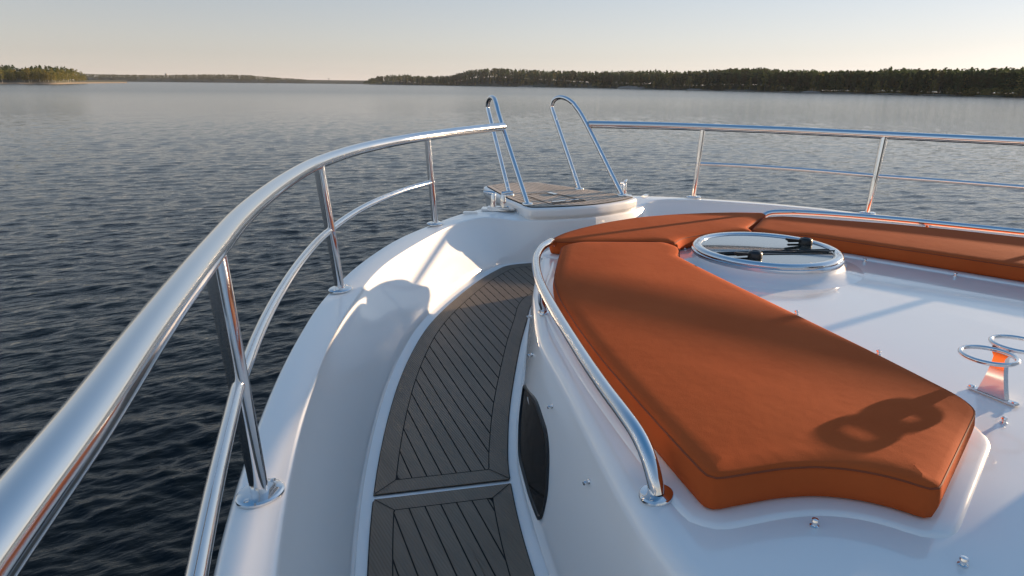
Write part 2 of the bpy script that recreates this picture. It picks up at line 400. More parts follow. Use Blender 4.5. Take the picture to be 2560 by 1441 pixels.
# side windows
win = [(2.215, -1.213), (1.95, -1.150), (1.74, -1.163), (1.655, -1.195), (1.565, -1.262), (1.54, -1.333), (1.66, -1.337), (1.92, -1.332), (2.08, -1.288)]
for sg in (1, -1):
    wr = roundpoly(win, .05, 4); rim = MB(); g = MB(); n = len(wr); c0 = wr.mean(0)
    def wp(q, o): return P(q[0], sg * (wall_s(q[0], q[1]) + o), q[1])
    out = c0 + (wr - c0) * np.array([1.03, 1.10])
    v = [wp(q, .000) for q in out] + [wp(q, .010) for q in out] + [wp(q, .010) for q in wr] + [wp(q, -.004) for q in wr]
    f = [(a * n + k, a * n + (k + 1) % n, (a + 1) * n + (k + 1) % n, (a + 1) * n + k) for a in range(3) for k in range(n)]
    rim.add(v, f); ro = rim.build('side_window', BLACK, boat)
    g = MB(); rings = [wr, c0 + (wr - c0) * .6, c0 + (wr - c0) * .25]
    v = [wp(q, .004) for r_ in rings for q in r_] + [wp(c0, .004)]
    f = [(a * n + k, a * n + (k + 1) % n, (a + 1) * n + (k + 1) % n, (a + 1) * n + k) for a in range(2) for k in range(n)] + [(2 * n + k, 2 * n + (k + 1) % n, 3 * n) for k in range(n)]
    g.add(v, f).build('pane', PORTGL, ro)

# ---- planked side decks
teaki = [(-1, 2.60), (0, 2.52), (.7, 2.41), (1.397, 2.19), (1.826, 2.012), (2.085, 1.866), (2.374, 1.675), (2.8, 1.364), (3.07, 1.15), (3.27, .99), (3.375, .84), (3.435, .60), (3.46, .33), (3.465, 0)]
CN = cr(teaki, 8)
def rot(q, a): c, s_ = math.cos(a), math.sin(a); return np.array([q[0] * c - q[1] * s_, q[0] * s_ + q[1] * c])
def cut(A, bmin, bmax, slope):      # keep the part of a curve with b + slope*(s-2.2) in range
    k = A[:, 0] + slope * (A[:, 1] - 2.2); msk = (k >= bmin) & (k <= bmax); return A[msk]
def crossings(poly, v):
    us = []
    n = len(poly)
    for i in range(n):
        a, b_ = poly[i], poly[(i + 1) % n]
        if (a[1] - v) * (b_[1] - v) < 0: us.append(a[0] + (b_[0] - a[0]) * (v - a[1]) / (b_[1] - a[1]))
    return sorted(us)
def planked(poly, ang, pitch, gap, zf, sg, mb, step=.12, sub=8):
    pr = np.array([rot(q, -ang) for q in poly])
    v0 = math.floor(pr[:, 1].min() / pitch) * pitch
    while v0 < pr[:, 1].max():
        vs_ = np.linspace(v0 + gap / 2, v0 + pitch - gap / 2, sub + 1) + 1e-6
        cc = [crossings(pr, x) for x in vs_]
        for r_ in range(sub):
            ca, cb, va, vb = cc[r_], cc[r_ + 1], vs_[r_], vs_[r_ + 1]
            if len(ca) != len(cb):
                if min(len(ca), len(cb)) != 2: continue
                ca, cb = [ca[0], ca[-1]], [cb[0], cb[-1]]
            for i in range(0, len(ca) - 1, 2):
                L = max(ca[i + 1] - ca[i], cb[i + 1] - cb[i]); n = max(1, int(L / step)); v = []; f = []
                for k in range(n + 1):
                    t = k / n
                    for (c_, vv) in ((ca, va), (cb, vb)):
                        q = rot((c_[i] + (c_[i + 1] - c_[i]) * t, vv), ang); v.append(P(q[0], sg * q[1], zf(q[0])))
                for k in range(n):
                    q = (2 * k, 2 * k + 1, 2 * k + 3, 2 * k + 2)
                    a_, b_, c_ = v[q[0]], v[q[1]], v[q[2]]
                    f.append(q if (b_ - a_).cross(c_ - b_).z > 0 else q[::-1])
                mb.add(v, f)
        v0 += pitch
def teak_panel(bmin, bmax, name, sg, close_fwd=False):
    slope = -.31
    o_ = cut(resample(CT, .005), bmin, bmax, slope); i_ = cut(resample(CN, .005), bmin, bmax, slope)
    poly = np.vstack([o_, i_[::-1]]); poly = resample(poly, .02, closed=True)
    if area(poly) < 0: poly = poly[::-1]
    zf = lambda b: zd(b) + .008
    ca = MB()                                # caulk bed with a thin black edge
    bw = .072
    inn_ = clean(poly, bw + .004)[1]
    lay = lambda q, dz: P(q[0], sg * q[1], zd(q[0]) + dz)
    n = len(poly)
    # bed: triangulated
    bm = bmesh.new(); vs = [bm.verts.new(lay(q, .0055)) for q in poly]; es = [bm.edges.new((vs[i], vs[(i + 1) % n])) for i in range(n)]
    bmesh.ops.triangle_fill(bm, use_beauty=True, edges=es); bm.verts.index_update()
    ca.add([v.co for v in bm.verts], [[v.index for v in f.verts] for f in bm.faces]); bm.free()
    ca.f = up_faces(ca.v, ca.f)
    root = ca.build(name, CAULK, boat, smooth=False)
    mb = MB()
    p1 = offset(poly, .004); p2 = clean(poly, bw)[0]
    v = [lay(q, .004) for q in p1] + [lay(q, .0095) for q in p1] + [lay(q, .0095) for q in p2]
    f = [(a * n + k, a * n + (k + 1) % n, (a + 1) * n + (k + 1) % n, (a + 1) * n + k) for a in range(2) for k in range(n)]
    mb.add(v, f); mb.build('border_plank', TEAKD, root, smooth=False)
    for C_, A_, B_ in (((o_[0], o_[12], i_[0]), (i_[0], i_[12], o_[0])) if bmax > 5 else ((o_[-1], o_[-13], i_[-1]), (i_[-1], i_[-13], o_[-1]))):
        d1 = (A_ - C_) / np.linalg.norm(A_ - C_); d2 = (B_ - C_) / np.linalg.norm(B_ - C_); sn = abs(d1[0] * d2[1] - d1[1] * d2[0])
        E_ = C_ + (d1 + d2) * (bw + .004) / sn; C2 = C_ + (d1 + d2) * .006; w_ = np.array([-(E_ - C2)[1], (E_ - C2)[0]]); w_ = w_ / np.linalg.norm(w_) * .0017
        sm = MB(); sm.add([lay(q, .0108) for q in (C2 - w_, E_ - w_, E_ + w_, C2 + w_)], [(0, 1, 2, 3)]); sm.f = up_faces(sm.v, sm.f); sm.build('mitre_seam', CAULK, root, smooth=False)
    mb = MB(); planked(inn_, R(180 - 8.8), .053, .0048, lambda b: zd(b) + .0095, sg, mb)
    mb.build('plank', TEAKD, root, smooth=False)
for sg in (1, -1):
    teak_panel(1.889, 9, 'side_deck', sg)
    teak_panel(-.9, 1.873, 'side_deck', sg)

# ---- bow platform
plat = [(3.93, 0), (3.945, .15), (3.99, .35), (4.06, .515), (4.52, .44), (5.16, .27), (5.24, 0)]
full = plat + [(b, -s) for b, s in plat[-2:0:-1]]
pp = resample(roundpoly(full, [.06, .05, .05, .05, .03, .05, .05, .05, .03, .05, .05, .05], 4), .03, closed=True)
if area(pp) < 0: pp = pp[::-1]
def slab(poly, prof, name, material, parent, zf=None, caps=True):
    """prof: list of (inward offset, z)"""
    n = len(poly); v = []; f = []
    for d, z in prof:
        q_ = offset(poly, d); v += [P(q[0], q[1], z + (zf(q[0], q[1]) if zf else 0)) for q in q_]
    for a in range(len(prof) - 1):
        for k in range(n): f.append((a * n + k, a * n + (k + 1) % n, (a + 1) * n + (k + 1) % n, (a + 1) * n + k))
    mb = MB(); mb.add(v, f)
    if caps:
        bm = bmesh.new(); vs = [bm.verts.new(q) for q in v[-n:]]; es = [bm.edges.new((vs[i], vs[(i + 1) % n])) for i in range(n)]
        bmesh.ops.triangle_fill(bm, use_beauty=True, edges=es); bm.verts.index_update()
        nv = len(mb.v) - n; mb.f += up_faces(mb.v, [tuple(v_.index + nv for v_ in f_.verts) for f_ in bm.faces]); bm.free()
    return mb.build(name, material, parent, sharp=50)
platform = slab(pp, [(.02, -1.12), (.006, -.94), (-.001, -.925), (-.008, -.917), (-.011, -.903), (-.011, -.872), (-.008, -.858), (-.001, -.851), (.008, -.850)], 'bow_platform', GEL, boat)
tp = offset(pp, .022)
bed = slab(tp, [(0, -.8505), (0, -.8455)], 'caulk_bed', CAULK, platform)
zz = lambda b: -.8430
pm = MB(); n = len(tp); o1 = offset(tp, .004); o2 = offset(tp, .045)
pm.add([P(q[0], q[1], zz(0)) for q in o1] + [P(q[0], q[1], zz(0)) for q in o2], [(k, (k + 1) % n, n + (k + 1) % n, n + k) for k in range(n)])
planked(resample(offset(tp, .05), .02, True), 0, .048, .007, zz, 1, pm)
pm.build('teak_plank', TEAKL, platform, smooth=False)
# anchor locker lid seam, handle and hinge
lid = [(4.09, .30), (4.09, -.02), (4.56, -.02), (4.56, .24)]
lm_ = MB()
for a, b_ in zip(lid, lid[1:] + lid[:1]):
    pa, pb = P(a[0], a[1], -.8405), P(b_[0], b_[1], -.8405); d = (pb - pa).normalized(); s_ = Vector((-d.y, d.x, 0)) * .006
    lm_.add([pa + s_, pb + s_, pb - s_, pa - s_], [(3, 2, 1, 0)])
lm_.build('locker_seam', CAULK, platform, smooth=False)
MB().box(P(4.13, .2, -.836), .10, .022, .008, bev=.002).build('locker_latch', STEEL, platform)
MB().box(P(4.13, .05, -.836), .06, .02, .008, bev=.002).build('locker_latch', STEEL, platform)
MB().box(P(4.47, .02, -.836), .03, .09, .008, bev=.002).build('locker_hinge', STEEL, platform)
def flange(mb, c, r_, M=None, h=.012, scr=True, ell=1.0, ang=0):
    mb2 = MB(); mb2.lathe((0, 0, 0), [(r_, 0), (r_, h * .5), (r_ * .92, h * .85), (r_ * .6, h), (0, h)], 28)
    if scr:
        for k in (0, 1):
            a = math.pi * k + .2; q = (math.cos(a) * r_ * .78, math.sin(a) * r_ * .78, h * .75)
            mb2.lathe(q, [(r_ * .13, 0), (r_ * .12, h * .35), (0, h * .4)], 10)
    Mz = Matrix.Rotation(ang, 3, 'Z')
    for v in mb2.v:
        v.x *= ell; v.xyz = Mz @ v; v += Vector(c)
    mb.add(mb2.v, mb2.f)
# ---- hoops on the platform
def hoop(sg):
    pts = [(4.17, .45, -.845), (4.395, .428, -.58), (4.62, .405, -.306), (4.755, .375, -.175), (4.83, .35, -.125), (4.90, .335, -.112), (4.985, .318, -.128), (5.012, .315, -.185), (4.965, .322, -.32), (4.80, .33, -.56), (4.60, .345, -.845)]
    # rounded corners only at the top: straight legs
    A = [(4.17, .45, -.845), (4.62, .405, -.306), (4.765, .375, -.150)]
    B = [(4.60, .345, -.845), (4.995, .318, -.205)]
    leg1 = cr(A, 8); bend = cr([(4.765, .375, -.150), (4.835, .352, -.112), (4.915, .335, -.102), (4.980, .322, -.128), (5.003, .317, -.175), (4.995, .318, -.205)], 5); leg2 = np.array([np.array(B[1]) + (np.array(B[0]) - np.array(B[1])) * t for t in np.linspace(0, 1, 10)])
    path = np.vstack([leg1[:-1], bend[:-1], leg2])
    return MB().tube([P(q[0], sg * q[1], q[2]) for q in path], .0185 * S, 16)
for sg in (1, -1):
    h = hoop(sg).build('bow_hoop', STEEL, boat)
    fm = MB(); flange(fm, P(4.17, sg * .45, -.8425), .032, h=.01, scr=False); fm.build('foot_flange', STEEL, h)
    fm = MB(); flange(fm, P(4.60, sg * .345, -.8425), .03, h=.01, scr=False); fm.build('foot_flange', STEEL, h)
# ---- guard rails with stanchions
top3 = [(-1.2, 3.72, -.37), (0, 3.43, -.362), (.33, 3.336, -.360), (.579, 3.261, -.36), (.823, 3.181, -.36), (1.079, 3.104, -.36), (1.319, 3.028, -.36), (1.62, 2.929, -.36), (1.96, 2.812, -.36), (2.319, 2.669, -.36), (2.70, 2.497, -.359), (3.086, 2.295, -.356), (3.42, 2.06, -.349), (3.70, 1.81, -.341), (3.97, 1.50, -.333), (4.16, 1.215, -.325), (4.36, .86, -.316), (4.60, .41, -.310)]
TR = cr(top3, 10)
def on_top(b): return np.array([b, ipt(b, TR[:, 0], TR[:, 1]), ipt(b, TR[:, 0], TR[:, 2])])
st_b = [-.35, 1.6, 3.16, 4.135]
base_s = {-.35: 3.30, 1.6: 2.892, 3.16: 2.185, 4.135: 1.215}
for sg in (1, -1):
    gr = MB().tube([P(q[0], sg * q[1], q[2]) for q in TR], .0300 * S, 28).build('guard_rail', STEEL, boat)
    mids = []
    for b in st_b:
        t = on_top(b); zb = zg(b) + .002; s0 = base_s[b]
        bt = P(b, sg * s0, zb); tt = P(t[0], sg * t[1], t[2])
        mb = MB().tube([bt, bt.lerp(tt, .5), tt], [.0225 * S, .0245 * S, .027 * S] if b < 3.9 else .021 * S, 20)
        so = mb.build('stanchion', STEEL, gr)
        fm = MB(); flange(fm, bt, .0520 * S, ell=1.22, ang=.5 * sg, h=.011); fm.build('base_flange', STEEL, gr)
        u = .485; mids.append((b, s0 + (t[1] - s0) * u, zb + (t[2] - zb) * u))
    # middle rail follows the top rail at half height
    mp_ = []
    for b in np.arange(-.35, 4.136, .1495):
        t = on_top(b); m0 = np.interp(b, [q[0] for q in mids], [q[1] - on_top(q[0])[1] for q in mids]); z0 = np.interp(b, [q[0] for q in mids], [q[2] for q in mids])
        mp_.append((b, t[1] + m0, z0))
    mp_.append(mids[-1])
    MB().tube([P(q[0], sg * q[1], q[2]) for q in cr(mp_, 3)], .0165 * S, 16).build('middle_rail', STEEL, gr)
# ---- cleats
for sg in (1, -1):
    c = P(4.34, sg * .60, zg(4.34) + .002)
    mb = MB(); Mz = Matrix.Rotation(R(-35 * sg), 3, 'Z')
    def Q(x, y, z): return c + Mz @ Vector((x, y, z))
    mb.box(Q(0, 0, .006), .20, .085, .012, Mz, bev=.004)
    mb.box(Q(0, 0, .016), .13, .045, .012, Mz, bev=.004)
    co = mb.build('mooring_cleat', STEEL, boat)
    for e in (1, -1):
        hb = MB().tube([Q(.030 * e, 0, .015), Q(.029 * e, 0, .05), Q(.029 * e, 0, .093), Q(.029 * e, 0, .103)], [.020, .016, .015, .010], 16).tube([Q(.022 * e, 0, .096), Q(.045 * e, 0, .102), Q(.088 * e, 0, .108)], [.014, .012, .007], 14)
        hb.build('horn', STEEL, co)
for sg in (1, -1):
    MB().box(P(4.33, sg * .84, zg(4.33) + .006), .085, .03, .012, Matrix.Rotation(R(-30 * sg), 3, 'Z'), bev=.004).build('fairlead', STEEL, boat)
# ---- trunk hand rails
hand = [(3.17, .90, -.895), (3.14, .945, -.862), (3.065, 1.02, -.85), (2.98, 1.125, -.85), (2.786, 1.285, -.85), (2.472, 1.475, -.85), (2.106, 1.652, -.85), (1.676, 1.840, -.85), (1.42, 1.945, -.85), (1.27, 2.00, -.852), (1.18, 2.025, -.868), (1.12, 2.04, -.90), (1.085, 2.048, -.94), (1.07, 2.05, -.975)]
for sg in (1, -1):
    hr = MB().tube([P(q[0], sg * q[1], q[2]) for q in cr(hand, 6)], .021 * S, 20).build('hand_rail', STEEL, boat)
    for b, s_, zt in ((2.356, 1.52, -.855), (3.20, .875, -.885)):
        zb = ztop(b, s_)
        MB().tube([P(b, sg * s_, zb), P(b, sg * (s_ + .02), (zb + zt) / 2), P(b - .0, sg * (s_ + .02), zt)], .011, 14).build('post', STEEL, hr)
        fm = MB(); flange(fm, P(b, sg * s_, zb - .001), .024, h=.008, ell=1.3, ang=1.0 * sg); fm.build('base_flange', STEEL, hr)
    fm = MB(); flange(fm, P(1.07, sg * 2.05, ztop(1.07, 2.05) - .001), .034, h=.010, ell=1.15, ang=.3 * sg); fm.build('base_flange', STEEL, hr)
# ---- deck hatch
hc = (2.411, 0.0)
zt0 = ztop(*hc)
def hp(r_, a, z, sl=-.008): b = hc[0] + r_ * math.cos(a); return P(b, r_ * math.sin(a), z - sl * (r_ * math.cos(a)))
def ring(prof, name, material, parent, n=72, cap=False):
    v = []; f = []
    for r_, z in prof: v += [hp(r_, 2 * math.pi * k / n, z) for k in range(n)]
    for a in range(len(prof) - 1):
        for k in range(n): f.append((a * n + k, (a + 1) * n + k, (a + 1) * n + (k + 1) % n, a * n + (k + 1) % n))
    if cap: f.append(tuple((len(prof) - 1) * n + k for k in range(n)))
    mb = MB(); mb.add(v, [q[::-1] if len(q) == 4 else q[::-1] for q in f]); return mb.build(name, material, parent, sharp=50)
coam = ring([(.56, zt0 - .008), (.50, zt0 + .003), (.45, zt0 + .011), (.42, zt0 + .022), (.404, zt0 + .038), (.398, zt0 + .052), (.30, zt0 + .052)], 'hatch_coaming', GEL, boat)
hatch = ring([(.397, -.898), (.400, -.890), (.400, -.880), (.392, -.874), (.388, -.870), (.3965, -.866), (.394, -.857), (.380, -.8495), (.362, -.850), (.350, -.8545), (.346, -.860), (.346, -.875)], 'deck_hatch', STEEL, boat)
ring([(.350, -.868), (.346, -.8605), (.001, -.8600)], 'hatch_glass', GLASSD, hatch)
bar = MB()
a0, a1 = np.array((2.462, .335)), np.array((2.205, -.265))
for o_ in (0, .035):
    pa, pb = P(a0[0] - o_, a0[1] , -.8575), P(a1[0] - o_, a1[1], -.8535)
    bar.tube([pa, pb], .0030, 6)
bar.build('glazing_bar', BLACK, hatch)
for (b, s_, an) in ((2.30, .225, R(-18)), (2.375, -.295, R(-25))):
    c = P(b, s_, -.860); Mz = Matrix.Rotation(an, 3, 'Z'); mb = MB()
    mb.lathe(c, [(.030, 0), (.030, .018), (.026, .024), (.018, .028), (.010, .024), (0, .024)], 24)
    mb.box(c + Mz @ Vector((-.055, 0, .018)), .085, .020, .010, Mz @ Matrix.Rotation(.12, 3, 'Y'), bev=.003)
    mb.box(c + Mz @ Vector((-.045, .022, .008)), .06, .012, .009, Mz, bev=.003)
    mb.build('latch', BLACK, hatch)
# ---- pads moulded under the cushions
portc = [(3.035, .945), (2.729, 1.194), (2.50, 1.375), (2.234, 1.525), (1.919, 1.665), (1.646, 1.775), (1.326, 1.888), (1.084, 1.968), (.940, 2.012), (.905, 1.889), (.885, 1.825), (.845, 1.742), (.785, 1.675), (.715, 1.630), (.640, 1.606), (.80, 1.098), (.872, 1.045), (1.189, .943), (1.606, .822), (2.042, .698), (2.30, .622), (2.545, .545), (2.60, .47), (2.685, .395), (2.82, .375), (3.07, .80)]
prad = [.05, .1, .1, .1, .1, .1, .1, .1, .035, .05, .05, .05, .05, .05, .03, .06, .05, .1, .1, .1, .1, .06, .05, .04, .04, .06]
frontc = [(3.185, .935), (3.30, .76), (3.365, .60), (3.445, .32), (3.485, 0), (3.445, -.32), (3.365, -.60), (3.30, -.76), (3.185, -.935), (3.13, -.89), (2.885, -.40), (2.78, -.335), (2.855, -.20), (2.875, 0), (2.855, .20), (2.78, .335), (2.885, .40), (3.13, .89)]
frad = [.05, .08, .08, .1, .1, .1, .08, .08, .05, .02, .1, .03, .06, .1, .06, .03, .1, .02]
def prep(poly, rad, st=.022):
    A = resample(roundpoly(poly, rad, 5), st, closed=True)
    return A if area(A) > 0 else A[::-1]
def cushion(poly, rad, name, label, grp, zt=-.866):
    A = prep(poly, rad)
    zb = lambda b, s: ztop(b, s) + .0100
    n = len(A); v = []; f = []
    prof = [(.012, 0, 0), (.002, 0, .006), (-.004, .3, 0), (-.006, .55, 0), (-.003, .85, 0), (.000, 1, -.004), (.006, 1, .002), (.018, 1, .0048), (.040, 1, .008), (.065, 1, .010)]
    for d, u, dz in prof:
        for q in (offset(A, d) if d < .010 else clean(A, d)[0]):
            b0 = zb(q[0], q[1]); t0 = zt - .002 * q[1] ** 2 + .0
            v.append(P(q[0], q[1], b0 + (t0 - b0) * u + dz))
    for a in range(len(prof) - 1):
        for k in range(n): f.append((a * n + k, a * n + (k + 1) % n, (a + 1) * n + (k + 1) % n, (a + 1) * n + k))
    bm = bmesh.new(); vs = [bm.verts.new(q) for q in v[-n:]]; es = [bm.edges.new((vs[i], vs[(i + 1) % n])) for i in range(n)]
    bmesh.ops.triangle_fill(bm, use_beauty=True, edges=es); bm.verts.index_update()
    off_ = len(v) - n; f += up_faces(v, [tuple(x.index + off_ for x in q.verts) for q in bm.faces]); bm.free()
    o = link(name, v, f, FAB, None, sharp=None); tag(o, label, 'cushion', grp)
    k0 = 5 * n
    pts = [v[k0 + k] for k in range(n)]
    MB().tube(pts, .0022, 6, closed=True).build('piping', PIPING, o)
    # moulded pad beneath
    pad = offset(A, -.045)
    slab(resample(pad, .03, True), [(-.016, -.010), (-.006, .002), (.0, .006), (.010, .0082), (.05, .0085)], 'cushion_recess', GEL, boat, zf=ztop)
    return o
cushion(portc, prad, 'sun_pad_cushion', 'long rust orange cushion nearest the camera, beside the port hand rail', 'rust orange sun pad cushions')
stbc = [(b, -s) for b, s in portc]
cushion(stbc, prad, 'sun_pad_cushion', 'rust orange cushion on the far side of the round hatch', 'rust orange sun pad cushions')
cushion(frontc, frad, 'sun_pad_cushion', 'curved rust orange cushion across the front, ahead of the round hatch', 'rust orange sun pad cushions')
# ---- cup holders
cup = MB(); cz = ztop(.9, .69)
c0 = P(.90, .755, cz)
Mz = Matrix.Rotation(R(62), 3, 'Z')
cup.box(c0 + Vector((0, 0, .004)), .125, .024, .007, Matrix.Rotation(R(82), 3, 'Z'), bev=.003)
for e in (1, -1):
    q = c0 + Matrix.Rotation(R(82), 3, 'Z') @ Vector((.055 * e, 0, .0075)); cup.lathe(q, [(.008, 0), (.007, .003), (0, .004)], 12)
v = []; f = []
for i in range(11):
    t = i / 10; hw = .036 - .022 * math.sin(t * math.pi * .55) + (.008 if t > .8 else 0); th_ = .009
    for dx, dy in ((-hw, -th_), (hw, -th_), (hw, th_), (-hw, th_)):
        v.append(c0 + Matrix.Rotation(R(82), 3, 'Z') @ Vector((dx, dy, .005 + t * .132)))
for i in range(10):
    for k in range(4): f.append((i * 4 + k, i * 4 + (k + 1) % 4, (i + 1) * 4 + (k + 1) % 4, (i + 1) * 4 + k))
f.append((40, 41, 42, 43)); cup.add(v, f)
cupo = cup.build('cup_holder', STEEL, boat, sharp=50)
for (b, s_) in ((.888, .878), (.887, .690)):
    c = P(b, s_, -.780)
    MB().tube([c + Vector((.059 * math.cos(a), .059 * math.sin(a), 0)) for a in np.linspace(0, 2 * math.pi, 48, endpoint=False)], .0056, 12, closed=True).build('cup_ring', STEEL, cupo)
# ---- snap studs
def stud(c, M=None, r_=.0085):
    return MB().lathe(c, [(r_, 0), (r_, .003), (r_ * .6, .005), (r_ * .55, .009), (r_ * .85, .012), (r_ * .7, .016), (0, .017)], 14, M).build('snap_stud', STEEL, boat)
for b, s_ in ((.785, 1.825), (.535, 1.675), (.795, .918), (1.30, .730), (1.754, .598), (2.86, .165), (2.165, -.56), (1.743, -.70), (1.30, -.73)):
    stud(P(b, s_, ztop(b, s_) - .001))
for b, z in ((2.21, -1.083), (1.78, -1.086), (1.332, -1.084), (2.62, -1.08)):
    M = Matrix.Rotation(R(90), 3, 'Y').inverted(); stud(P(b, wall_s(b, z), z), Matrix.Rotation(R(-90), 3, 'Y'), .0065)
# ---- wheelhouse (starboard slab only, unseen, added and shaped to shade the aft foredeck)
wh = MB(); n = 17; v = []
for (k, z) in ((0, -.97), (.0, -.80), (-.15, .15), (-.05, .22), (-.3, .45)):
    for i in range(n):
        s_ = -2.2 + 1.9 * i / (n - 1); b = .62 - .26 * s_ * s_ * (1 if s_ > 0 else .45) + k * .8
        v.append(P(b, s_, z))
f = [(r_ * n + i, r_ * n + i + 1, (r_ + 1) * n + i + 1, (r_ + 1) * n + i) for r_ in (0, 2, 3) for i in range(n - 1)]
base_i = len(v)
v += [P(-2.5, -2.2, -.97), P(-2.5, -.3, -.97), P(-2.5, -.3, .45), P(-2.5, -2.2, .45)]
L = [r_ * n for r_ in range(5)]; Rr = [r_ * n + n - 1 for r_ in range(5)]
f += [tuple(L) + (base_i + 3, base_i), tuple(Rr[::-1]) + (base_i + 1, base_i + 2), tuple(range(4 * n, 5 * n)) + (base_i + 2, base_i + 3)]
who = wh.add(v, f).build('wheelhouse_shade_slab', GEL, boat, sharp=30)
wg = MB(); wg.add(v[n:3 * n], [(i, i + 1, n + i + 1, n + i) for i in range(n - 1)]).build('windscreen', WGLASS, who, sharp=30)

# ------------------------------------------------------------------ shores and trees
def ray_az(px):   # azimuth of an image column, for laying out the shores round the lake
    d = F_ * f_px + R2 * (px - 1280) - U2 * (210 - 720.5); return math.atan2(d.x, d.y)
def shore_pt(px, dist): a = ray_az(px); return Vector((CAMLOC.x + math.sin(a) * dist, CAMLOC.y + math.cos(a) * dist, 0))
def leafmat(name, cols, rough=.8):
    m_, n, l, p = mat(name)
    oi = n.new('ShaderNodeObjectInfo'); tc = n.new('ShaderNodeNewGeometry')
    no = n.new('ShaderNodeTexNoise'); no.inputs['Scale'].default_value = .22; no.inputs['Detail'].default_value = 5
    l.new(tc.outputs['Position'], no.inputs['Vector'])
    ad = n.new('ShaderNodeMath'); ad.operation = 'MULTIPLY_ADD'; ad.inputs[1].default_value = .5; l.new(oi.outputs['Random'], ad.inputs[0]); l.new(no.outputs[0], ad.inputs[2])
    sb = n.new('ShaderNodeMath'); sb.operation = 'SUBTRACT'; sb.inputs[1].default_value = .25; l.new(ad.outputs[0], sb.inputs[0])
    rp = n.new('ShaderNodeValToRGB'); e = rp.color_ramp.elements; e[0].position = .25; e[1].position = .75
    e[0].color = (*cols[0], 1); e[1].color = (*cols[-1], 1)
    if len(cols) > 2: q = e.new(.5); q.color = (*cols[1], 1)
    l.new(sb.outputs[0], rp.inputs[0]); l.new(rp.outputs[0], p.inputs['Base Color']); p.inputs['Roughness'].default_value = rough
    p.inputs['Specular IOR Level'].default_value = .15
    tl = n.new('ShaderNodeBsdfTranslucent'); mx = n.new('ShaderNodeMixShader'); mx.inputs[0].default_value = .45
    l.new(rp.outputs[0], tl.inputs[0]); l.new(p.outputs[0], mx.inputs[1]); l.new(tl.outputs[0], mx.inputs[2]); l.new(mx.outputs[0], n['Material Output'].inputs[0])
    return m_
SPRUCE = leafmat('spruce_needles', [(.036, .066, .028), (.056, .092, .036), (.082, .118, .045)])
PINE = leafmat('pine_needles', [(.065, .082, .036), (.10, .105, .048)])
BIRCH = leafmat('spring_birch_leaves', [(.20, .20, .06), (.28, .25, .075), (.34, .28, .085)])
BARK = simple('tree_bark', (.12, .075, .05), .9)
BIRCHB = simple('birch_bark', (.45, .42, .38), .9)
SAND = simple('sandy_shore', (.17, .135, .10), .9, bump=[(.5, .2)])
EARTH = simple('forest_floor', (.055, .058, .035), .95, bump=[(.3, .4)])
ROCK = simple('grey_rock', (.24, .21, .18), .85, bump=[(1.5, .15)])
def crown(kind, seed, nf):
    rng = np.random.RandomState(seed); v = []; f = []
    for i in range(nf):
        if kind == 'spruce':
            h = rng.rand() ** .8; rmax = .17 * (1 - h) ** .85 * (1 + .35 * math.sin(h * 40 + seed)) + .008
            z = .10 + .90 * h; sz = .035 + .035 * (1 - h); dn = -.35
        elif kind == 'pine':
            h = rng.rand(); rmax = .17 * math.sqrt(max(0, 1 - (2 * h - .9) ** 2 / 1.25)) * (.75 + .3 * math.sin(h * 17 + seed)); z = .48 + .50 * h; sz = .055; dn = 0
        else:
            h = rng.rand(); rmax = .23 * math.sqrt(max(.02, 1 - (2 * h - .85) ** 2 / 1.4)) * (.8 + .25 * math.sin(h * 13 + seed)); z = .22 + .76 * h; sz = .055; dn = 0
        a = rng.rand() * 6.283; r_ = rmax * (.35 + .65 * math.sqrt(rng.rand())) * (1 + .25 * math.sin(3 * a + seed + 5 * h))
        c = np.array([r_ * math.cos(a), r_ * math.sin(a), z])
        o_ = np.array([math.cos(a), math.sin(a), dn]); t = np.array([-math.sin(a), math.cos(a), rng.normal(0, .3)])
        u = o_ * sz * (1.0 if kind == 'spruce' else .8) + rng.normal(0, .012, 3); w_ = t * sz * .7 + rng.normal(0, .012, 3); k = len(v)
        v += [c - w_, c + u, c + w_, c - u * .6 + np.array([0, 0, .02])]; f.append((k, k + 1, k + 2, k + 3))
        v += [c - w_ * .8 + [0, 0, -.02], c + u * .7 + [0, 0, .03], c + w_ * .8 + [0, 0, .015]]; f.append((k + 4, k + 5, k + 6))
    if kind == 'spruce':
        k = len(v); v += [np.array([-.006, 0, .9]), np.array([.006, 0, .9]), np.array([0, 0, 1.03])]; f.append((k, k + 1, k + 2))
    return v, f
def trunk_mesh(kind):
    mb = MB(); top = {'spruce': .95, 'pine': .85, 'birch': .8}[kind]
    mb.tube([(0, 0, -.03), (.004, .002, .3), (-.004, .003, .6), (0, 0, top)], [.013, .010, .007, .002], 6)
    if kind != 'spruce':
        for a, z in ((.5, .5), (2.3, .58), (4.1, .65), (5.4, .45)):
            mb.tube([(0, 0, z), (.06 * math.cos(a), .06 * math.sin(a), z + .06), (.12 * math.cos(a), .12 * math.sin(a), z + .15)], [.005, .004, .002], 4)
    return mb
LEAF = {'spruce': SPRUCE, 'pine': PINE, 'birch': BIRCH}
protos = {}
for kind, nv, nf in (('spruce', 4, 230), ('pine', 3, 190), ('birch', 3, 210)):
    for i in range(nv):
        v, f = crown(kind, 11 * i + 3, nf)
        me = bpy.data.meshes.new('crown'); me.from_pydata([tuple(q) for q in v], [], f); me.materials.append(LEAF[kind])
        tm = trunk_mesh(kind); mt = bpy.data.meshes.new('trunk'); mt.from_pydata([tuple(q) for q in tm.v], [], tm.f); mt.materials.append(BIRCHB if kind == 'birch' else BARK)
        protos.setdefault(kind, []).append((me, mt))
names = {'spruce': 'spruce_tree', 'pine': 'pine_tree', 'birch': 'birch_tree'}
